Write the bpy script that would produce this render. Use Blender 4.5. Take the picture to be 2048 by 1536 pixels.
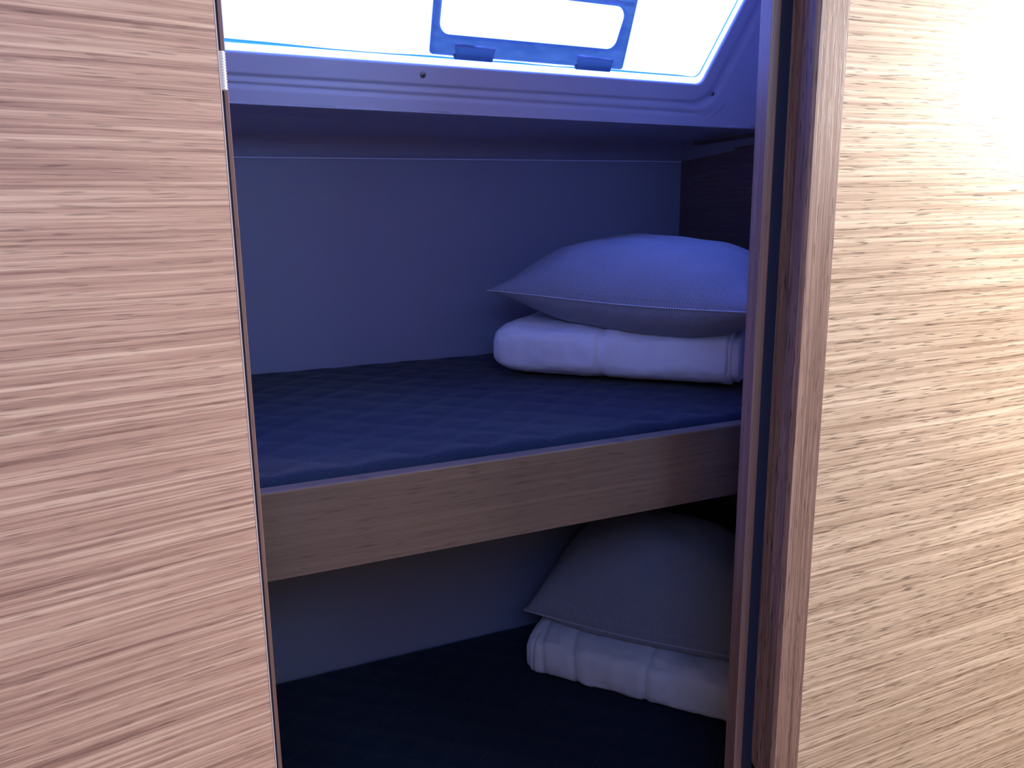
import bpy, bmesh, math, random
from mathutils import Vector, Matrix, noise
random.seed(4)
for o in list(bpy.data.objects): bpy.data.objects.remove(o)
C = bpy.context.scene.collection
H = 1.45                      # eye height above the cabin floor; shapes below are laid out around the eye
PI = math.pi
S = bpy.context.scene
# ------------------------------------------------------------------ camera
cd = bpy.data.cameras.new('camera'); cam = bpy.data.objects.new('camera', cd); C.objects.link(cam)
S.camera = cam
R = Matrix(((0.90648057, -0.10043065, 0.41013006), (-0.42208895, -0.18890511, 0.88665426), (-0.0115716, -0.97684622, -0.21362948)))
M = Matrix.Identity(4)
for i in range(3):
    M[i][0] = R[i][0]; M[i][1] = -R[i][1]; M[i][2] = -R[i][2]
M[2][3] = H
cam.matrix_world = M
cd.sensor_fit = 'HORIZONTAL'; cd.sensor_width = 36; cd.lens = 36 * 1680 / 2048
cd.clip_start = 0.02
# ------------------------------------------------------------------ world, lamps, exposure
W = bpy.data.worlds.new('sky'); S.world = W; W.use_nodes = True
bg = W.node_tree.nodes['Background']
bg.inputs[0].default_value = (0.31, 0.42, 1.0, 1); bg.inputs[1].default_value = 8.4
def area(name, loc, target, sx, sy, power, col):
    l = bpy.data.lights.new(name, 'AREA'); l.shape = 'RECTANGLE'; l.size = sx; l.size_y = sy
    l.energy = power; l.color = col
    o = bpy.data.objects.new(name, l); C.objects.link(o)
    o.location = (loc[0], loc[1], loc[2] + H)
    d = Vector(target) - Vector(loc); o.rotation_euler = d.to_track_quat('-Z', 'Y').to_euler()
    return o
area('saloon_daylight', (2.3, 0.3, 0.34), (0.9, 0.6, 0.0), 0.42, 0.4, 45.0, (1.0, 0.88, 0.76))
area('companionway_daylight', (1.55, -0.6, 0.44), (0.3, 1.2, -0.4), 0.50, 0.22, 8.0, (0.38, 0.62, 1.0))
area('blue_fill', (-0.1, -0.5, 0.50), (0.2, 0.3, -1.0), 0.6, 0.6, 12.0, (0.24, 0.40, 1.0))  # unseen blue fill added overhead to tint the bunk interior and bedding
area('panel_fill', (1.30, 0.42, 0.54), (1.30, 0.50, -1.0), 0.3, 0.16, 2.2, (1.0, 0.97, 0.90))  # unseen fill added to brighten the top of the right panel
S.view_settings.view_transform = 'Standard'; S.view_settings.look = 'None'
S.view_settings.gamma = 1; S.view_settings.exposure = 0.0; S.view_settings.use_curve_mapping = False

# ------------------------------------------------------------------ materials
def new_mat(name):
    m = bpy.data.materials.new(name); m.use_nodes = True
    nt = m.node_tree; b = nt.nodes['Principled BSDF']
    return m, nt, b
def N(nt, t, **kw):
    n = nt.nodes.new(t)
    for k, v in kw.items(): setattr(n, k, v)
    return n
def plain(name, col, rough=0.5, spec=0.5, bump=0.0, bscale=200, metal=0.0, var=0.0):
    m, nt, b = new_mat(name); L = nt.links
    b.inputs['Base Color'].default_value = (*col, 1); b.inputs['Roughness'].default_value = rough
    b.inputs['Specular IOR Level'].default_value = spec; b.inputs['Metallic'].default_value = metal
    tc = N(nt, 'ShaderNodeTexCoord'); n = N(nt, 'ShaderNodeTexNoise'); n.inputs['Scale'].default_value = bscale
    L.new(tc.outputs['Object'], n.inputs['Vector'])
    if bump:
        bp = N(nt, 'ShaderNodeBump'); bp.inputs['Strength'].default_value = bump; bp.inputs['Distance'].default_value = 0.001
        L.new(n.outputs[0], bp.inputs['Height']); L.new(bp.outputs[0], b.inputs['Normal'])
    if var:
        mx = N(nt, 'ShaderNodeMix', data_type='RGBA'); mx.inputs[6].default_value = (*[c * (1 - var) for c in col], 1)
        mx.inputs[7].default_value = (*[min(1, c * (1 + var)) for c in col], 1)
        L.new(n.outputs[0], mx.inputs[0]); L.new(mx.outputs[2], b.inputs['Base Color'])
    return m
def ramp(nt, stops):
    r = N(nt, 'ShaderNodeValToRGB'); e = r.color_ramp.elements
    e[0].position, e[0].color = stops[0][0], (*stops[0][1], 1)
    e[1].position, e[1].color = stops[-1][0], (*stops[-1][1], 1)
    for p, c in stops[1:-1]:
        x = e.new(p); x.color = (*c, 1)
    return r
def wood(name, dark, mid, light, axis='X', rough=0.35, contrast=1.0, pore=0.55, fine=1.0, seed=0.0, bump=0.25, spec=0.5):
    m, nt, b = new_mat(name); L = nt.links
    tc = N(nt, 'ShaderNodeTexCoord')
    # slow waviness of the grain
    wav = N(nt, 'ShaderNodeTexNoise'); wav.inputs['Scale'].default_value = 2.2; wav.inputs['Detail'].default_value = 2
    L.new(tc.outputs['Object'], wav.inputs['Vector'])
    sub = N(nt, 'ShaderNodeVectorMath', operation='SUBTRACT'); L.new(wav.outputs['Color'], sub.inputs[0]); sub.inputs[1].default_value = (.5 - seed, .5 - seed, .5 - seed)
    scl = N(nt, 'ShaderNodeVectorMath', operation='SCALE'); L.new(sub.outputs[0], scl.inputs[0]); scl.inputs['Scale'].default_value = 0.011
    add = N(nt, 'ShaderNodeVectorMath', operation='ADD'); L.new(tc.outputs['Object'], add.inputs[0]); L.new(scl.outputs[0], add.inputs[1])
    def stretched(along, across, detail, off):
        mp = N(nt, 'ShaderNodeMapping')
        s = {'X': (along, across * .05, across), 'Z': (across, across * .5, along)}[axis]
        mp.inputs['Scale'].default_value = s; mp.inputs['Location'].default_value = (off + seed * 7, off * 2, off * 3 + seed)
        L.new(add.outputs[0], mp.inputs['Vector'])
        n = N(nt, 'ShaderNodeTexNoise'); n.inputs['Scale'].default_value = 1; n.inputs['Detail'].default_value = detail
        n.inputs['Roughness'].default_value = 0.6
        L.new(mp.outputs[0], n.inputs['Vector']); return n
    a = stretched(1.4, 60 * fine, 3, 1); c = stretched(3.0, 300 * fine, 4, 5); d = stretched(28, 520 * fine, 1, 9)
    m1 = N(nt, 'ShaderNodeMath', operation='MULTIPLY'); L.new(a.outputs[0], m1.inputs[0]); m1.inputs[1].default_value = 0.4
    m2 = N(nt, 'ShaderNodeMath', operation='MULTIPLY_ADD'); L.new(c.outputs[0], m2.inputs[0]); m2.inputs[1].default_value = 0.85; L.new(m1.outputs[0], m2.inputs[2])
    w = 0.105 / contrast
    r = ramp(nt, [(0.625 - 1.9 * w, dark), (0.625 - 1.0 * w, [(x * .45 + y * .55) for x, y in zip(dark, mid)]), (0.625, mid), (0.625 + 1.2 * w, light), (0.625 + 2.2 * w, [min(1, x * 1.12) for x in light])])
    L.new(m2.outputs[0], r.inputs[0])
    pr = ramp(nt, [(0.30, (1 - pore,) * 3), (0.41, (1, 1, 1))]); L.new(d.outputs[0], pr.inputs[0])
    mx = N(nt, 'ShaderNodeMix', data_type='RGBA', blend_type='MULTIPLY'); mx.inputs[0].default_value = 1
    L.new(r.outputs[0], mx.inputs[6]); L.new(pr.outputs[0], mx.inputs[7]); L.new(mx.outputs[2], b.inputs['Base Color'])
    b.inputs['Roughness'].default_value = rough; b.inputs['Specular IOR Level'].default_value = spec
    bp = N(nt, 'ShaderNodeBump'); bp.inputs['Strength'].default_value = bump; bp.inputs['Distance'].default_value = 0.0006
    m3 = N(nt, 'ShaderNodeMath', operation='ADD'); L.new(m2.outputs[0], m3.inputs[0]); L.new(pr.outputs[0], m3.inputs[1])
    L.new(m3.outputs[0], bp.inputs['Height']); L.new(bp.outputs[0], b.inputs['Normal'])
    return m
MAT = {}
MAT['veneer_door'] = wood('veneer_door', (.27, .155, .125), (.66, .44, .33), (.88, .67, .50), rough=.42, contrast=1.0, pore=.35, seed=.3)
MAT['veneer_panel'] = wood('veneer_panel', (.33, .225, .155), (.66, .515, .375), (.85, .70, .53), rough=.33, contrast=1.15, pore=.6, seed=.9)
MAT['post_wood'] = wood('post_wood', (.15, .09, .075), (.27, .175, .145), (.38, .26, .21), axis='Z', rough=.4, pore=.6, fine=1.5, seed=.5)
MAT['stop_wood'] = wood('stop_wood', (.20, .13, .115), (.25, .165, .15), (.30, .20, .18), axis='Z', rough=.33, pore=.2, seed=.1)
MAT['rail_wood'] = wood('rail_wood', (.075, .055, .052), (.125, .092, .082), (.155, .115, .10), rough=.5, pore=.3, contrast=.7, fine=.6, seed=.7)
MAT['side_wood'] = wood('side_wood', (.10, .075, .085), (.13, .10, .11), (.16, .12, .13), rough=.5, pore=.2, seed=.2)
MAT['edge_glint'] = plain('edge_glint', (.70, .62, .60), .3, var=.1, bscale=60)
MAT['gasket'] = plain('gasket', (.012, .03, .085), .6, bump=.2)
MAT['liner'] = plain('liner', (.62, .68, .95), .5, bump=.08, bscale=700)  # white gelcoat with the window's blue flare mixed into its base colour
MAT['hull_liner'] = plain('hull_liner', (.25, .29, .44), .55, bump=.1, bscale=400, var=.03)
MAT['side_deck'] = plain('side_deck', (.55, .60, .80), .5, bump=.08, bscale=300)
MAT['white_paint'] = plain('white_paint', (.7, .7, .7), .5, bump=.05)
MAT['screw'] = plain('screw', (.30, .32, .36), .35, metal=.9, bump=.1)
MAT['hinge'] = plain('hinge', (.85, .88, .86), .3, metal=.2, bump=.05)
MAT['floor'] = wood('floor_wood', (.12, .06, .03), (.2, .11, .06), (.26, .15, .09), rough=.4)
# black portlight frame; blue translucent glow put in to imitate window flare
m, nt, b = new_mat('port_flare'); MAT['port_flare'] = m
b.inputs['Base Color'].default_value = (.04, .09, .30, 1); b.inputs['Roughness'].default_value = .3
tr = N(nt, 'ShaderNodeBsdfTranslucent'); nz = N(nt, 'ShaderNodeTexNoise'); nz.inputs['Scale'].default_value = 9
cr = ramp(nt, [(.35, (.11, .19, .17)), (.65, (.16, .26, .21))]); nt.links.new(nz.outputs[0], cr.inputs[0]); nt.links.new(cr.outputs[0], tr.inputs[0])
ms = N(nt, 'ShaderNodeMixShader'); ms.inputs[0].default_value = .5
nt.links.new(b.outputs[0], ms.inputs[1]); nt.links.new(tr.outputs[0], ms.inputs[2]); nt.links.new(ms.outputs[0], nt.nodes['Material Output'].inputs[0])
for nm_, tc_ in (('seal', (.10, .42, .40)), ('hinge_flare', (.60, .68, .80)), ('port_glint', (.95, .97, 1.0))):  # hinge blocks carry the same flare glow; the brightest one paints highlights
    m, nt, b = new_mat(nm_); MAT[nm_] = m
    b.inputs['Base Color'].default_value = (.10, .2, .5, 1); b.inputs['Roughness'].default_value = .35
    tr = N(nt, 'ShaderNodeBsdfTranslucent'); nz = N(nt, 'ShaderNodeTexNoise'); nz.inputs['Scale'].default_value = 30
    cr = ramp(nt, [(.3, [c * .92 for c in tc_]), (.7, tc_)]); nt.links.new(nz.outputs[0], cr.inputs[0]); nt.links.new(cr.outputs[0], tr.inputs[0])
    ms = N(nt, 'ShaderNodeMixShader'); ms.inputs[0].default_value = .9
    nt.links.new(b.outputs[0], ms.inputs[1]); nt.links.new(tr.outputs[0], ms.inputs[2]); nt.links.new(ms.outputs[0], nt.nodes['Material Output'].inputs[0])
# tinted acrylic pane
m, nt, b = new_mat('acrylic'); MAT['acrylic'] = m
nt.nodes.remove(b)
tp = N(nt, 'ShaderNodeBsdfTransparent'); tp.inputs[0].default_value = (.41, .50, .98, 1)
gl = N(nt, 'ShaderNodeBsdfGlossy'); gl.inputs['Roughness'].default_value = .02
fr = N(nt, 'ShaderNodeFresnel'); fr.inputs[0].default_value = 1.45
nz = N(nt, 'ShaderNodeTexNoise'); nz.inputs['Scale'].default_value = 3
bpn = N(nt, 'ShaderNodeBump'); bpn.inputs['Strength'].default_value = .02; nt.links.new(nz.outputs[0], bpn.inputs['Height']); nt.links.new(bpn.outputs[0], gl.inputs['Normal'])
ms = N(nt, 'ShaderNodeMixShader'); nt.links.new(fr.outputs[0], ms.inputs[0]); nt.links.new(tp.outputs[0], ms.inputs[1]); nt.links.new(gl.outputs[0], ms.inputs[2])
nt.links.new(ms.outputs[0], nt.nodes['Material Output'].inputs[0])
# navy quilt
def cloth(name, col, col2, bscale, bstr, sheen=0.2, weave=None, rough=.85):
    m, nt, b = new_mat(name); L = nt.links
    b.inputs['Roughness'].default_value = rough; b.inputs['Specular IOR Level'].default_value = .15
    b.inputs['Sheen Weight'].default_value = sheen
    tc = N(nt, 'ShaderNodeTexCoord'); n = N(nt, 'ShaderNodeTexNoise'); n.inputs['Scale'].default_value = bscale; n.inputs['Detail'].default_value = 4
    L.new(tc.outputs['Object'], n.inputs['Vector'])
    mx = N(nt, 'ShaderNodeMix', data_type='RGBA'); mx.inputs[6].default_value = (*col, 1); mx.inputs[7].default_value = (*col2, 1)
    L.new(n.outputs[0], mx.inputs[0]); out = mx.outputs[2]; h = n.outputs[0]
    if weave:
        # dotted weave: product of two sine waves in cloth (UV, metres) coordinates
        uv = N(nt, 'ShaderNodeUVMap'); sp = N(nt, 'ShaderNodeSeparateXYZ'); L.new(uv.outputs[0], sp.inputs[0])
        def wave(i):
            a = N(nt, 'ShaderNodeMath', operation='MULTIPLY'); L.new(sp.outputs[i], a.inputs[0]); a.inputs[1].default_value = 2 * PI / weave
            s = N(nt, 'ShaderNodeMath', operation='SINE'); L.new(a.outputs[0], s.inputs[0]); return s
        p = N(nt, 'ShaderNodeMath', operation='MULTIPLY'); L.new(wave(0).outputs[0], p.inputs[0]); L.new(wave(1).outputs[0], p.inputs[1])
        q = N(nt, 'ShaderNodeMapRange'); q.inputs[1].default_value = -.2; q.inputs[2].default_value = .6; L.new(p.outputs[0], q.inputs[0])
        m2 = N(nt, 'ShaderNodeMix', data_type='RGBA', blend_type='MULTIPLY'); L.new(q.outputs[0], m2.inputs[0])
        L.new(out, m2.inputs[6]); m2.inputs[7].default_value = (.72, .72, .76, 1); out = m2.outputs[2]
        inv = N(nt, 'ShaderNodeMath', operation='MULTIPLY_ADD'); L.new(q.outputs[0], inv.inputs[0]); inv.inputs[1].default_value = -1.5; L.new(h, inv.inputs[2]); h = inv.outputs[0]
    L.new(out, b.inputs['Base Color'])
    bp = N(nt, 'ShaderNodeBump'); bp.inputs['Strength'].default_value = bstr; bp.inputs['Distance'].default_value = 0.0012
    L.new(h, bp.inputs['Height']); L.new(bp.outputs[0], b.inputs['Normal'])
    return m
MAT['quilt'] = cloth('quilt', (.005, .013, .038), (.009, .022, .060), 260, .7, .1)
MAT['thread'] = cloth('thread', (.05, .08, .2), (.09, .12, .26), 300, .2, .1)
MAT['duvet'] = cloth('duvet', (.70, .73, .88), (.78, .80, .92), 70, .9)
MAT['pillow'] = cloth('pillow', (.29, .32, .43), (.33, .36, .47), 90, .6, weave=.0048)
MAT['piping'] = cloth('piping', (.42, .45, .60), (.50, .53, .66), 150, .4)

# ------------------------------------------------------------------ mesh helpers
def link(name, verts, faces, mat, parent=None, smooth=False, base=None, uv=None):
    """verts in eye-centred space (z=0 at the eye) unless a parent is given with its own frame"""
    me = bpy.data.meshes.new(name)
    if parent is not None and parent.get('_local'):
        org = Vector((0, 0, 0)); vs = [tuple(v) for v in verts]
        me.from_pydata(vs, [], faces); o = bpy.data.objects.new(name, me); C.objects.link(o); o.parent = parent
    else:
        P = [Vector((v[0], v[1], v[2] + H)) for v in verts]
        lo = [min(p[i] for p in P) for i in range(3)]; hi = [max(p[i] for p in P) for i in range(3)]
        org = Vector(((lo[0] + hi[0]) / 2, (lo[1] + hi[1]) / 2, lo[2]))
        me.from_pydata([tuple(p - org) for p in P], [], faces)
        o = bpy.data.objects.new(name, me); C.objects.link(o)
        if parent is not None:
            pw = Vector((0, 0, 0)); q = parent
            while q is not None: pw += q.location; q = q.parent
            o.parent = parent; o.location = org - pw
        else: o.location = org
    if uv:
        ul = me.uv_layers.new(name='UVMap')
        for lp in me.loops: ul.data[lp.index].uv = uv[lp.vertex_index]
    me.materials.append(MAT[mat])
    bm = bmesh.new(); bm.from_mesh(me); bmesh.ops.recalc_face_normals(bm, faces=bm.faces); bm.to_mesh(me); bm.free()
    if smooth:
        for p in me.polygons: p.use_smooth = True
    return o
def bevel(o, w, seg=2):
    md = o.modifiers.new('bevel', 'BEVEL'); md.width = w; md.segments = seg; md.limit_method = 'ANGLE'; md.angle_limit = math.radians(40)
    md.harden_normals = False
    return o
def empty(name, x, y, z, local=False, rz=0):
    o = bpy.data.objects.new(name, None); C.objects.link(o); o.location = (x, y, z + H); o.rotation_euler = (0, 0, rz)
    o.empty_display_size = .05
    if local: o['_local'] = 1
    return o
def tag(o, label=None, cat=None, group=None, kind=None):
    if label: o['label'] = label
    if cat: o['category'] = cat
    if group: o['group'] = group
    if kind: o['kind'] = kind
    return o
def boxv(x0, x1, y0, y1, z0, z1):
    v = [(x, y, z) for z in (z0, z1) for y in (y0, y1) for x in (x0, x1)]
    f = [(0, 1, 3, 2), (4, 6, 7, 5), (0, 4, 5, 1), (2, 3, 7, 6), (0, 2, 6, 4), (1, 5, 7, 3)]
    return v, f
def boxes(name, bl, mat, parent=None, bev=0):
    V, F = [], []
    for b in bl:
        v, f = boxv(*b); k = len(V); V += v; F += [tuple(i + k for i in q) for q in f]
    o = link(name, V, F, mat, parent)
    if bev: bevel(o, bev)
    return o
def prism_z(name, prof, z0, z1, mat, parent=None, bev=0, zfun=None):
    n = len(prof); V = [(x, y, zfun(x, y) if zfun else z0) for x, y in prof] + [(x, y, z1) for x, y in prof]
    F = [tuple(range(n))[::-1], tuple(range(n, 2 * n))] + [(i, (i + 1) % n, n + (i + 1) % n, n + i) for i in range(n)]
    o = link(name, V, F, mat, parent)
    if bev: bevel(o, bev)
    return o
def prism_x(name, prof, x0, x1, mat, parent=None, bev=0, drop=0.0):
    n = len(prof); V = [(x0, y, z) for y, z in prof] + [(x1, y, z + drop) for y, z in prof]
    F = [tuple(range(n))[::-1], tuple(range(n, 2 * n))] + [(i, (i + 1) % n, n + (i + 1) % n, n + i) for i in range(n)]
    o = link(name, V, F, mat, parent)
    if bev: bevel(o, bev)
    return o

# ------------------------------------------------------------------ dimensions (metres, eye at the origin)
FZ = -1.45; CZ = .56                 # floor, ceiling
BY = .80                             # face of the bulkhead the door opening is cut in
X0, X1 = -.75, 1.20                  # bunk cabin ends
YB = 1.65                            # bunk cabin back
# ------------------------------------------------------------------ the setting
tag(boxes('floor', [(-1.6, 2.6, -1.6, 1.75, FZ - .04, FZ)], 'floor'), kind='structure')
tag(boxes('ceiling', [(-1.6, 2.6, -1.6, .85, CZ, CZ + .03), (X0 - .05, X1 + .06, .85, 1.232, CZ - .01, CZ + .03)], 'white_paint'), kind='structure')
# bulkhead: right panel, strip behind the open door, header, sill
wf = boxes('wall_front', [(.8135, 2.5, BY, BY + .04, FZ, CZ), (-1.55, .080, BY, BY + .04, FZ, CZ), (.080, .8135, BY, BY + .04, .46, CZ), (.080, .8135, BY, BY + .04, FZ, -.93)], 'veneer_panel')
tag(wf, 'pale horizontal-grained wood veneer bulkhead beside the door opening', kind='structure')
wv, wfc = boxv(X0 - .03, X1 + .03, YB, YB + .03, FZ, .0825)
wb = empty('wall_back', (X0 + X1) / 2, YB, FZ); tag(wb, 'smooth hull side lining behind the bunks', kind='structure')
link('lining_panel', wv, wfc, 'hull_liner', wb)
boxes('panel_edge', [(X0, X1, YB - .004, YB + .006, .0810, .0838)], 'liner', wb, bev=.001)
# recessed strip above the lining panel
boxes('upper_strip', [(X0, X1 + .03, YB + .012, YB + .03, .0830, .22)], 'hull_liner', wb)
# cabin end on the right: dark veneered panel with paler lining above its sloping top
wr = empty('wall_right', X1, 1.2, FZ); tag(wr, 'dark wood panel closing the right end of the bunks', kind='structure')
V = []
for x in (X1, X1 + .03):
    V += [(x, .842, FZ), (x, YB, FZ), (x, YB, .083), (x, 1.50, .094), (x, 1.38, .106), (x, .842, .13)]
link('end_panel', V, [(0, 1, 2, 3, 4, 5), (11, 10, 9, 8, 7, 6)] + [(i, (i + 1) % 6, 6 + (i + 1) % 6, 6 + i) for i in range(6)], 'side_wood', wr)
pts = [(.842, .07), (YB + .03, .07), (YB + .03, .15), (1.372 + .01, .15), (1.24, .52), (1.235, CZ), (.842, CZ)]
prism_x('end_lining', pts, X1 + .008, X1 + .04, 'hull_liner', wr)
V = []
for x in (X1 - .006, X1 + .01):
    V += [(x, 1.02, .139), (x, 1.60, .122), (x, 1.60, .116), (x, 1.02, .132)]
bevel(link('end_batten', V, [(0, 1, 2, 3), (7, 6, 5, 4), (0, 4, 5, 1), (1, 5, 6, 2), (2, 6, 7, 3), (3, 7, 4, 0)], 'rail_wood', wr), .0015)
V = []
for x in (X1 - .004, X1 + .01):
    V += [(x, 1.02, .125), (x, 1.46, .103), (x, 1.46, .100), (x, 1.02, .121)]
bevel(link('end_bead', V, [(0, 1, 2, 3), (7, 6, 5, 4), (0, 4, 5, 1), (1, 5, 6, 2), (2, 6, 7, 3), (3, 7, 4, 0)], 'rail_wood', wr), .001)
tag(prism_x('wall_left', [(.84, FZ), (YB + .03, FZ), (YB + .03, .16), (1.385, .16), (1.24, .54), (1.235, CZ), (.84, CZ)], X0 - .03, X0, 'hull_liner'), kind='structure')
# outer cabin shell around the viewer
tag(boxes('wall_saloon', [(2.5, 2.54, -1.6, .84, FZ, CZ)], 'veneer_panel'), kind='structure')
tag(boxes('wall_passage', [(-1.6, -1.55, -1.6, .84, FZ, CZ)], 'veneer_panel'), kind='structure')
tag(boxes('wall_rear', [(-1.6, 2.54, -1.64, -1.6, FZ, CZ)], 'veneer_panel'), kind='structure')
# ------------------------------------------------------------------ window in the leaning cabin side
AL = math.radians(20); WY, WZ = 1.372, .1478
def wp(x, s, n=0.0):      # x along, s up the slope, n out of the slope towards the cabin
    return (x, WY - math.sin(AL) * s - math.cos(AL) * n, WZ + math.cos(AL) * s - math.sin(AL) * n)
def s_bot(x): return 0.0 - .0144 * (x - .175)
def ring(core, r, arc=7, edge=14):
    """rounded polygon: core corners pushed out by radius r; constant topology"""
    n = len(core); out = []
    def nrm(a, b):
        dx, dy = b[0] - a[0], b[1] - a[1]; l = math.hypot(dx, dy); return math.atan2(-dx / l, dy / l)
    for i in range(n):
        p, c, q = core[i - 1], core[i], core[(i + 1) % n]
        a0, a1 = nrm(p, c), nrm(c, q)
        while a1 < a0: a1 += 2 * PI
        pts = [(c[0] + r * math.cos(a0 + (a1 - a0) * k / (arc - 1)), c[1] + r * math.sin(a0 + (a1 - a0) * k / (arc - 1))) for k in range(arc)]
        out += pts
        e0 = pts[-1]; e1 = (q[0] + r * math.cos(a1), q[1] + r * math.sin(a1))
        out += [(e0[0] + (e1[0] - e0[0]) * k / edge, e0[1] + (e1[1] - e0[1]) * k / edge) for k in range(1, edge)]
    return out
def inset(P, d):
    n = len(P); res = []
    for i in range(n):
        a, b_, c = P[i - 1], P[i], P[(i + 1) % n]
        def ln(p, q):
            dx, dy = q[0] - p[0], q[1] - p[1]; l = math.hypot(dx, dy); nx, ny = dy / l, -dx / l
            return nx, ny, nx * p[0] + ny * p[1] - d
        n1, n2 = ln(a, b_), ln(b_, c); det = n1[0] * n2[1] - n1[1] * n2[0]
        res.append(((n1[2] * n2[1] - n1[1] * n2[2]) / det, (n1[0] * n2[2] - n1[2] * n2[0]) / det))
    return res
OUT = [(-.46, .0815), (1.022, .0636), (1.117, .335), (-.55, .335)]       # counter-clockwise
R0 = .016; CORE = inset(OUT, R0)
win = empty('window_1', .3, WY, WZ); tag(win, 'long tinted cabin-side window above the bunks with moulded surround', kind='structure')
ds = [-.002 * 0, .0] + [.0015, .003] + [.005 + .0025 * k for k in range(33)] + [.095, .11, .13, .16, .2, .25, .32, .4]
def sm(a, b, x):
    t = max(0, min(1, (x - a) / (b - a))); return t * t * (3 - 2 * t)
def surf(x, s, d):
    n = 0.0
    if d < .0015: n -= .003
    elif d < .003: n -= .0008
    side = sm(.98, 1.06, x)                      # the step is wider up the right-hand side
    c = .0365 + .004 * side; w = .0045 + .008 * side
    n -= .0065 * sm(c - w * 1.5, c - w * .1, d) * (1 - .55 * sm(c + w * .2, c + w * 1.2, d))
    g = s - (.0262 - .0198 * (x - .175))
    n -= .0045 * math.exp(-(g / .0032) ** 2) * (1 - sm(1.12, 1.175, x))
    n -= .0012 * (1 - sm(-.001, .002, g)) * (1 - sm(1.12, 1.175, x))
    return n
V, F = [], []
first = ring(CORE, R0, 9, 60); m_ = len(first)
V += [wp(x, s, -.006) for x, s in first]
for d in ds[1:]:
    for x, s in ring(CORE, R0 + d, 9, 60):
        x = max(X0, min(X1 + .03, x)); s = max(s_bot(x), min(.42, s))
        V.append(wp(x, s, surf(x, s, d)))
rows = len(V) // m_
for j in range(rows - 1):
    for i in range(m_):
        F.append((j * m_ + i, j * m_ + (i + 1) % m_, (j + 1) * m_ + (i + 1) % m_, (j + 1) * m_ + i))
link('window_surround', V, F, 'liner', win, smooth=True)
# returned lower lip of the surround
V, F = [], []
for k in range(41):
    x = X0 + (X1 - X0) * k / 40; s = s_bot(x)
    V += [wp(x, s, surf(x, s, .08)), wp(x, s - .0022, -.003), wp(x, s - .0012, -.016), wp(x, s + .008, -.030)]
for k in range(40):
    for q in range(3): F.append((4 * k + q, 4 * k + q + 1, 4 * k + q + 5, 4 * k + q + 4))
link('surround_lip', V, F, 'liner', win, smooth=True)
# soffit from the surround back to the hull (underside of the side deck)
V = []
for x in (X0, X1 + .04):
    p = wp(x, s_bot(x) + .004, -.012)
    V += [(x, p[1], p[2]), (x, YB + .02, .1185 if x < 0 else .1265), (x, YB + .02, .20), (x, p[1] + .03, p[2] + .05)]
sf = link('trim_1', V, [(0, 1, 5, 4), (1, 2, 6, 5), (2, 3, 7, 6), (3, 0, 4, 7), (3, 2, 1, 0), (4, 5, 6, 7)], 'side_deck')
tag(sf, 'underside of the side deck between window surround and hull lining', kind='structure')
# pane
pr = ring(CORE, R0 + .004, 7, 6)
link('pane', [wp(x, s, -.005) for x, s in pr], [tuple(range(len(pr)))], 'acrylic', win)
# thin dark sealing bead on the pane
V, F = [], []
inn = ring(inset(OUT, R0 + .0108), R0, 7, 40); k = len(inn)
for i, (x, s) in enumerate(inn):
    nz_ = noise.noise(Vector((x * 9, s * 9, 3)))
    w = max(.0006, .0011 + .0014 * nz_)
    if x < .3 and s < .2: w += .0012 * (1 - max(0, (x - .17)) / .13) if x > .17 else .0012
    cx_, cy_ = .3, .2; dx, dy = (0, 1) if s < .12 and x < 1.0 else (-.9, .3)
    V += [wp(x, s, -.0046), wp(x + dx * w, s + dy * w, -.0036), wp(x + dx * w * 2, s + dy * w * 2, -.0046)]
for i in range(k):
    j = (i + 1) % k
    F += [(3 * i, 3 * i + 1, 3 * j + 1, 3 * j), (3 * i + 1, 3 * i + 2, 3 * j + 2, 3 * j + 1)]
link('sealing_bead', V, F, 'seal', win)
# screws
def screw(x, s, r):
    V, F = [], []; seg = 20
    prof = [(r, 0), (r * .95, .0008), (r * .75, .0018), (r * .45, .0024), (r * .42, .0012)]
    for pr_, pn in prof:
        for i in range(seg):
            a = 2 * PI * i / seg; q = 1.0
            V.append(wp(x + pr_ * math.cos(a) * q, s + pr_ * math.sin(a) * q, pn - .0002))
    for j in range(len(prof) - 1):
        for i in range(seg): F.append((j * seg + i, j * seg + (i + 1) % seg, (j + 1) * seg + (i + 1) % seg, (j + 1) * seg + i))
    V.append(wp(x, s, .0010)); c = len(V) - 1; b0 = (len(prof) - 1) * seg
    for i in range(seg): F.append((b0 + i, b0 + (i + 1) % seg, c))
    o = link('screw', V, F, 'screw', win)
    for a in (0.5, 0.5 + PI / 2):
        ca, sa = math.cos(a), math.sin(a); l, w = r * .42, r * .10; vv = []
        for n_ in (.0009, .0016):
            for u, v in ((-l, -w), (l, -w), (l, w), (-l, w)): vv.append(wp(x + u * ca - v * sa, s + u * sa + v * ca, n_))
        link('cross_recess', vv, [(3, 2, 1, 0), (4, 5, 6, 7), (0, 1, 5, 4), (1, 2, 6, 5), (2, 3, 7, 6), (3, 0, 4, 7)], 'gasket', o)
screw(.4747, .0542, .0052); screw(1.0532, .0476, .0044); screw(-.12, .061, .0052)
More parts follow.
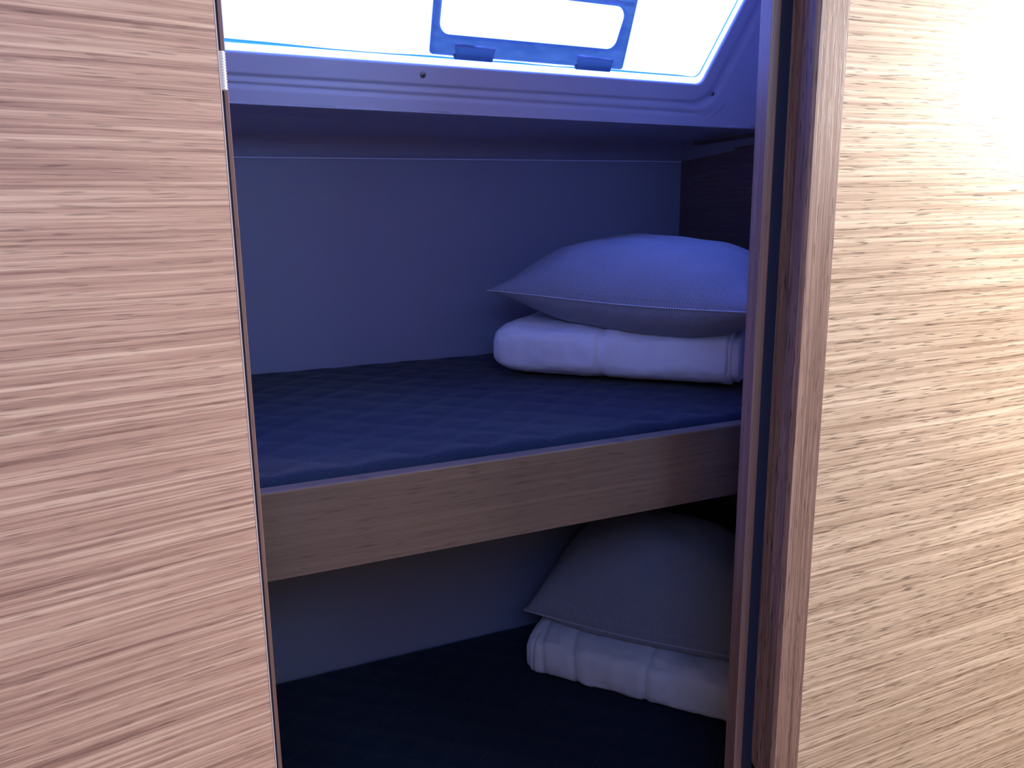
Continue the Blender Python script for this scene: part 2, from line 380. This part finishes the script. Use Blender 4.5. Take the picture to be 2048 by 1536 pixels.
# opening portlight set in the pane
PO = [(.4835, .0868), (.8458, .0808), (.8515, .221), (.4835, .227)]
PIn = [(.4965, .1178), (.8225, .1128), (.8335, .1825), (.4975, .188)]
def band(name, prof, mat, parent):
    V, F = [], []; rws = []
    for poly, rr, n_ in prof: rws.append([wp(x, s, n_) for x, s in ring(inset(poly, rr), rr, 9, 12)])
    k = len(rws[0])
    for r_ in rws: V += r_
    for j in range(len(rws) - 1):        # open at the back, where it sits on the pane
        j2 = (j + 1) % len(rws)
        for i in range(k): F.append((j * k + i, j * k + (i + 1) % k, j2 * k + (i + 1) % k, j2 * k + i))
    return link(name, V, F, mat, parent, smooth=False)
pf = band('portlight_frame', [(PO, .006, -.0048), (PO, .006, -.002), (inset(PO, .003), .006, .002), (inset(PIn, -.004), .022, .002), (PIn, .018, -.002), (PIn, .018, -.0048)], 'port_flare', win)
for xa, xb, sb, st in ((.5238, .5932, .0812, .1055), (.7486, .8195, .0772, .1010)):
    tl = -.0165
    def q(x, s, n_): return wp(x, s + tl * (x - xa), n_)
    vv = [q(xa + .0035, sb + .0006, .0015), q(xb - .0025, sb + .0006, .0015), q(xb + .0008, st - .004, .0022), q(xa - .001, st, .0022),
          q(xa + .004, sb + .001, .006), q(xb - .003, sb + .001, .006), q(xb, st - .005, .006), q(xa + .003, st - .002, .006)]
    tb = [q(xa + .003, sb, -.0045), q(xb - .002, sb, -.0045), q(xb + .0012, sb + .009, -.0045), q(xa - .001, sb + .009, -.0045), q(xa + .003, sb, .001), q(xb - .002, sb, .001), q(xb + .0012, sb + .009, .001), q(xa - .001, sb + .009, .001)]
    link('hinge_tab', tb, [(4, 5, 6, 7), (0, 1, 5, 4), (1, 2, 6, 5), (3, 0, 4, 7)], 'port_flare', win)
    h = link('hinge_block', [(v_[0], v_[1], v_[2]) for v_ in vv], [(4, 5, 6, 7), (0, 1, 5, 4), (1, 2, 6, 5), (2, 3, 7, 6), (3, 0, 4, 7)], 'hinge_flare', win)
    vv = [q(xa - .0005, st + .0006, .002), q(xb + .001, st - .0015, .002), q(xb + .0005, st - .0042, .0068), q(xa + .004, st - .0030, .0068), q(xa + .002, st - .004, .002), q(xb, st - .005, .002)]
    link('hinge_glint', vv, [(0, 1, 2, 3), (3, 2, 5, 4), (0, 3, 4), (1, 5, 2), (0, 4, 5, 1)], 'port_glint', h)  # bright strip painted in for light caught on the hinge's top edge
vv = []
tl = -.0165
for n_ in (.0, .005):
    for x, s in ((.775, .187), (.842, .1855), (.842, .191), (.775, .1925)): vv.append(wp(x, s, n_ + (.0 if n_ else 0)))
link('catch_lip', vv, [(3, 2, 1, 0), (4, 5, 6, 7), (0, 1, 5, 4), (1, 2, 6, 5), (2, 3, 7, 6), (3, 0, 4, 7)], 'port_glint', pf)
# ------------------------------------------------------------------ door frame, right side
t2 = empty('trim_2', .79, BY, -.95); tag(t2, 'right door post with open-grained face, dark gasket and thin stop', kind='structure')
prism_z('post', [(.7690, .7985), (.7665, .801), (.7672, .820), (.7695, .8235), (.7680, .8415), (.800, .8415), (.800, .84), (.8145, .84), (.8145, .7965), (.7712, .7965)], 0, .46, 'post_wood', t2, zfun=lambda x, y: -.806 - max(0, .8415 - y) * .95)
boxes('gasket', [(.7495, .7700, .8405, .8460, -.93, .46), (.7495, .772, .835, .8405, -.93, -.862)], 'gasket', t2, bev=.0008)
prism_z('stop_strip', [(.7353, .8400), (.7488, .8400), (.7500, .8406), (.7515, .8420), (.7515, .860), (.7353, .860)], -.93, .46, 'stop_wood', t2, bev=.0005)
# left side
t3 = empty('trim_3', .09, BY, -.95); tag(t3, 'left door post and thin stop strip behind the open door edge', kind='structure')
prism_z('post', [(.079, .801), (.0925, .801), (.0925, .8415), (.079, .8415)], -.93, .46, 'post_wood', t3)
boxes('gasket', [(.079, .1032, .8416, .8465, -.93, .46)], 'gasket', t3)
prism_z('stop_strip', [(.1030, .8400), (.1062, .8400), (.1068, .8410), (.1068, .860), (.1030, .860)], -.93, .46, 'stop_wood', t3)
t4 = boxes('trim_4', [(.080, .8135, .797, .86, .43, .47), (.080, .8135, .797, .86, -.97, -.93)], 'post_wood', bev=.002)
tag(t4, 'door head and sill of the bunk cabin opening', kind='structure')
# ------------------------------------------------------------------ open door on the left
dr = empty('door_1', .0962, .7995, -.91, local=True, rz=math.radians(10.96)); tag(dr, 'veneered door standing open at the left', kind='structure')
v, f = boxv(-.66, -.0012, 0, .0185, 0, 1.345)
bevel(link('door_panel', v, f, 'veneer_door', dr), .0006)
v, f = boxv(-.0012, 0, -.0002, .0187, 0, 1.345)
link('edge_glint', v, f, 'edge_glint', dr)  # pale strip added as the highlight on the door's bevelled edge
# ribbed hinge barrel at the door edge
V, F = [], []; seg = 14; zs = []; z = .974
hz0, hz1 = 1.0065, 1.0385
nr = 14
hx, hy = .0028, .003
for k in range(nr * 4 + 1):
    zz = hz0 + (hz1 - hz0) * k / (nr * 4); r = .0034 if (k % 4) in (1, 2) else .0028
    for i in range(seg): a = 2 * PI * i / seg; V.append((hx + r * math.cos(a), hy + r * math.sin(a), zz))
for k in range(nr * 4):
    for i in range(seg): F.append((k * seg + i, k * seg + (i + 1) % seg, (k + 1) * seg + (i + 1) % seg, (k + 1) * seg + i))
F += [tuple(range(seg))[::-1], tuple(range(len(V) - seg, len(V)))]
tag(link('hinge_barrel', V, F, 'hinge', dr), 'pale ribbed hinge')
# ------------------------------------------------------------------ bunks
def bunk(z, label):
    b = empty('bunk', (X0 + X1) / 2, 1.3, z - .11); tag(b, label, 'bunk')
    prism_x('rail', [(.950, z - .1085), (.950, z - .002), (.9512, z - .0004), (.953, z), (.9705, z), (.9715, z - .001), (.9715, z - .1085)], X0 + .002, X1 - .002, 'rail_wood', b, drop=-.0085)
    boxes('base_board', [(X0 + .002, X1 - .002, .9716, YB - .002, z - .105, z - .088)], 'rail_wood', b)
    return b
MZ = -.3215; LZ = -.982
bunk(MZ, 'upper bunk with a wooden front rail across the opening')
bunk(LZ, 'lower bunk carrying the shaded mattress at the bottom')
# quilted mattress
def mattress(z, label):
    root = empty('mattress', (X0 + X1) / 2, 1.3, z - .086); tag(root, label, 'mattress', 'navy quilted bunk mattresses')
    xa, xb, ya, yb = X0 + .006, X1 - .006, .9735, YB - .003; nx, ny = 250, 92; p = .095
    V, F = [], []
    def hgt(x, y):
        wx = .006 * noise.noise(Vector((x * 11, y * 11, 1))); a = abs(math.sin(PI * (x + y * 1.1 + wx) / p)); b_ = abs(math.sin(PI * (x - y * 1.1 - wx) / p))
        q = min(a, b_) ** .5 * (.0030 + .0014 * noise.noise(Vector((x * 6, y * 6, 9))))
        e = min(y - ya, yb - y, x - xa, xb - x)
        rd = .016 if y - ya <= e + 1e-6 else .010
        edge = rd - math.sqrt(max(0, rd * rd - (rd - min(e, rd)) ** 2))
        wv = .0016 * noise.noise(Vector((x * 7, y * 7, z))) + .0010 * noise.noise(Vector((x * 34, y * 34, z)))
        return z - .001 + (q + wv) * min(1, e / .02) - edge - .0085 * (x - .12) / 1.0 * 0.6
    for j in range(ny + 1):
        t = j / ny; y = ya + (yb - ya) * (t - .05 * math.sin(2 * PI * t) / 1.0 * .5)
        if j == 1: y = ya + .001
        for i in range(nx + 1):
            x = xa + (xb - xa) * i / nx
            V.append((x, y, hgt(x, y)))
    for j in range(ny):
        for i in range(nx): a = j * (nx + 1) + i; F.append((a, a + 1, a + nx + 2, a + nx + 1))
    # sides
    rim = [i for i in range(nx + 1)] + [(j * (nx + 1) + nx) for j in range(1, ny + 1)] + [ny * (nx + 1) + i for i in range(nx - 1, -1, -1)] + [j * (nx + 1) for j in range(ny - 1, 0, -1)]
    k0 = len(V)
    for r_ in rim: V.append((V[r_][0], V[r_][1], z - .0865))
    n = len(rim)
    for i in range(n): F.append((rim[i], rim[(i + 1) % n], k0 + (i + 1) % n, k0 + i))
    F.append(tuple(range(k0 + n - 1, k0 - 1, -1)))
    link('quilted_cover', V, F, 'quilt', root, smooth=True)
    # stitches along the quilting lines: short threads, too many to count
    V, F = [], []
    def stitch(x, y, dx, dy):
        l = .0022; w = .00035; l2 = math.hypot(dx, dy); dx, dy = dx / l2, dy / l2
        zc = hgt(x, y) + .0006; k = len(V)
        for u, v, h_ in ((-l, -w, -.0006), (-l, w, -.0006), (0, w, .0003), (0, -w, .0003), (l, -w, -.0006), (l, w, -.0006)):
            V.append((x + u * dx - v * dy, y + u * dy + v * dx, zc + h_))
        F.append((k, k + 3, k + 2, k + 1)); F.append((k + 3, k + 4, k + 5, k + 2))
    for sg in (1, -1):
        for kk in range(-40, 45):
            c = kk * p; y = ya + .012
            while y < yb - .012:
                x = c - sg * y * 1.1
                if xa + .012 < x < xb - .012: stitch(x, y, -sg * 1.1, 1)
                y += .0065
    o = link('stitching', V, F, 'thread', root); o['kind'] = 'stuff'
    return root
mattress(MZ + .002, 'navy blue quilted mattress on the upper bunk')
mattress(LZ + .004, 'navy blue quilted mattress in deep shade on the lower bunk')

# folded duvet: a soft slab bent round at the front, laid out in its own frame (u along, v deep, w up)
def duvet(F0, F1, depth, zb, th, seams, loose, seed, label, group, endfold):
    L = math.hypot(F1[0] - F0[0], F1[1] - F0[1]); ux, uy = (F1[0] - F0[0]) / L, (F1[1] - F0[1]) / L
    vx, vy = -uy, ux
    def T(u, v, w): return (F0[0] + ux * u + vx * v, F0[1] + uy * u + vy * v, zb + w)
    root = empty('duvet', F0[0] + ux * L / 2 + vx * depth / 2, F0[1] + uy * L / 2 + vy * depth / 2, zb)
    tag(root, label, 'duvet', group)
    def body(ua, ub, shrink, roundA, roundB, sd, name, off=0.0, sg=64):
        V, F = [], []; nu = 130
        for i in range(nu + 1):
            t = i / nu; t = .5 - .5 * math.cos(PI * t); u = ua + (ub - ua) * t
            k = 1.0
            if roundA and u - ua < roundA: k = math.sqrt(max(0, 1 - (1 - (u - ua) / roundA) ** 2.4)) * .45 + .55
            if roundB and ub - u < roundB: k *= math.sqrt(max(0, 1 - (1 - (ub - u) / roundB) ** 2.4)) * .45 + .55
            sag = sum(math.exp(-((u - s_) / .0045) ** 2) for s_ in seams)
            for j in range(sg):
                a = 2 * PI * j / sg; ca, sa = math.cos(a), math.sin(a)
                e = .62
                cv = math.copysign(abs(ca) ** .28, ca) if ca > 0 else -abs(ca) ** e     # square at the back, bent round at the front
                cw = math.copysign(abs(sa) ** (.50), sa)
                hv = depth / 2 - shrink; hw = th / 2 - shrink
                q = noise.noise(Vector((u * 16 + sd, a * 1.6, sd))) * .0045 + noise.noise(Vector((u * 48 + sd, a * 5, sd))) * .0023 + noise.noise(Vector((u * 9, a * 14, sd + 5))) * .0018
                if loose: 
                    g = (u - .14 - .02 * math.sin(a * 2)); q += -.0035 * math.exp(-((u - .055 - .012 * (a - 4)) / .006) ** 2) - .0045 * math.exp(-((u - .125 - .014 * (a - 4)) / .006) ** 2) + .003 * math.exp(-((u - .145 - .01 * (a - 4)) / .012) ** 2)
                v = depth / 2 + off + cv * (hv * (1 - (1 - k) * .25) + q - sag * .007 * (1 if ca < 0 else 0))
                w = th / 2 + cw * (hw * k + (q - sag * .005) * (1 if sa > 0 else .25))
                V.append(T(u, v, max(0.0005, w)))
        for i in range(nu):
            for j in range(sg): F.append((i * sg + j, i * sg + (j + 1) % sg, (i + 1) * sg + (j + 1) % sg, (i + 1) * sg + j))
        for base, u in ((0, ua), (nu * sg, ub)):
            V.append(T(u + (.004 if base == 0 else -.006), depth / 2, th / 2)); c = len(V) - 1
            for j in range(sg): F.append((base + j, base + (j + 1) % sg, c))
        return link(name, V, F, 'duvet', root, smooth=True)
    if endfold == 'right':
        body(0, L - .020, 0, .06, .006, seed, 'outer_fold')
        body(L - .050, L, .004, 0, .008, seed + 3, 'inner_fold', off=.004)
        body(L - .034, L - .014, .0005, .004, .004, seed + 8, 'hem_fold')
    else:
        body(.022, L, 0, .008, .03, seed, 'outer_fold')
        body(.0, .06, .004, .012, 0, seed + 3, 'inner_fold', off=.004)
        body(.012, .03, .001, .004, .004, seed + 8, 'hem_fold')
    return root
duvet((.604, 1.398), (.917, 1.080), .32, MZ + .002, .104, [.205], False, 1.3, 'white folded duvet on the upper bunk under the paler pillow', 'folded white duvets', 'right')
duvet((.680, 1.434), (.977, 1.062), .28, LZ + .0045, .103, [.262], True, 7.7, 'white folded duvet with creased front on the lower bunk', 'folded white duvets', 'left')

# pillow: two bulged faces meeting at a seam with pointed corners
def pillow(corners, zseam, up, down, floor_z, seed, label, group, front, droop=0.0):
    A, B, Cc, D = corners      # front-left, front-right, back-right, back-left (x, y, seam z offset)
    n = 72
    (fx, fy), (gx, gy) = front; fl = math.hypot(gx - fx, gy - fy)
    def sag(x, y):      # the underside settles over the rounded front of the duvet
        t = (-(gy - fy) * (x - fx) + (gx - fx) * (y - fy)) / fl
        return .030 if t < 0 else .026 * max(0, 1 - t / .06) ** 2
    root = empty('pillow', (A[0] + B[0] + Cc[0] + D[0]) / 4, (A[1] + B[1] + Cc[1] + D[1]) / 4, floor_z); tag(root, label, 'pillow', group)
    LU = math.dist(A[:2], B[:2]); LV = math.dist(A[:2], D[:2])
    def pos(i, j, side):
        u, v = i / n, j / n; u = u + .0; 
        uu, vv = 2 * u - 1, 2 * v - 1
        # sides drawn in between the corners
        pu = uu * (1 - .055 * (1 - vv * vv) * abs(uu) ** 3); pv = vv * (1 - .06 * (1 - uu * uu) * abs(vv) ** 3)
        a, b_ = (pu + 1) / 2, (pv + 1) / 2
        x, y, z = [(A[k] * (1 - a) + B[k] * a) * (1 - b_) + (D[k] * (1 - a) + Cc[k] * a) * b_ for k in range(3)]
        bul = (max(0, 1 - abs(uu) ** 2.4) ** .62) * (max(0, 1 - abs(vv) ** 2.6) ** .62)
        cr = noise.noise(Vector((u * 3.1, v * 3.1, seed))) * .010 + noise.noise(Vector((u * 9, v * 7, seed + 4))) * .0035
        # radial gathers near the seam
        rim = math.exp(-((1 - max(abs(uu), abs(vv))) / .10) ** 2)
        gat = .0022 * rim * math.sin((u + v * .3) * 46 + seed) * (1 - rim * .6)
        z += zseam + .004 * math.sin(u * 5 + seed) - droop * (1 - b_) * math.sin(PI * a) 
        if side > 0: z += up * bul + (cr + gat) * min(1, bul * 3)
        else:
            z -= down * min(1, bul * 1.25) + (cr * .3 - gat) * min(1, bul * 3)
            z = max(z, floor_z + .0008 - sag(x, y))
        return (x, y, z)
    V, F, UV = [], [], []
    for side in (1, -1):
        k0 = len(V)
        for j in range(n + 1):
            for i in range(n + 1):
                V.append(pos(i, j, side) if not (side < 0 and (i in (0, n) or j in (0, n))) else pos(i, j, 1)); UV.append((i / n * LU * 1.04, j / n * LV * 1.08))
        for j in range(n):
            for i in range(n): a = k0 + j * (n + 1) + i; F.append((a, a + 1, a + n + 2, a + n + 1))
    me_o = link('cover', V, F, 'pillow', root, smooth=True, uv=UV)
    bm = bmesh.new(); bm.from_mesh(me_o.data); bmesh.ops.remove_doubles(bm, verts=bm.verts, dist=1e-5); bmesh.ops.recalc_face_normals(bm, faces=bm.faces); bm.to_mesh(me_o.data); bm.free()
    # seam cord round the rim
    rimp = [pos(i, 0, 1) for i in range(n)] + [pos(n, j, 1) for j in range(n)] + [pos(i, n, 1) for i in range(n, 0, -1)] + [pos(0, j, 1) for j in range(n, 0, -1)]
    V, F = [], []; m2 = len(rimp); sg = 6; r = .0013
    cx_, cy_ = root.location.x, root.location.y
    for i, p in enumerate(rimp):
        q0, q1 = Vector(rimp[i - 1]), Vector(rimp[(i + 1) % m2]); t = (q1 - q0).normalized(); s_ = t.cross(Vector((0, 0, 1))).normalized(); w = s_.cross(t)
        for k in range(sg):
            a = 2 * PI * k / sg; V.append(tuple(Vector(p) + s_ * (.0005 + r * math.cos(a)) + w * (r * math.sin(a))))
    for i in range(m2):
        for k in range(sg): F.append((i * sg + k, i * sg + (k + 1) % sg, ((i + 1) % m2) * sg + (k + 1) % sg, ((i + 1) % m2) * sg + k))
    link('seam', V, F, 'piping', root, smooth=True)
    return root
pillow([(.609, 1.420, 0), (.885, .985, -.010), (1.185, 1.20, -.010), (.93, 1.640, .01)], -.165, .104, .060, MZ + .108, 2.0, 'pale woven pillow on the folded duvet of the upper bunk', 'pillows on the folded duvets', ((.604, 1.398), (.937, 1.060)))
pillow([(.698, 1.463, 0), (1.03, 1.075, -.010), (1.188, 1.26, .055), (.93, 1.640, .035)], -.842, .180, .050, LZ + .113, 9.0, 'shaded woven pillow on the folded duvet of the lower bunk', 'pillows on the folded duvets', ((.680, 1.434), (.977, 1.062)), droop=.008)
for o in list(bpy.data.objects):
    if '_local' in o: del o['_local']
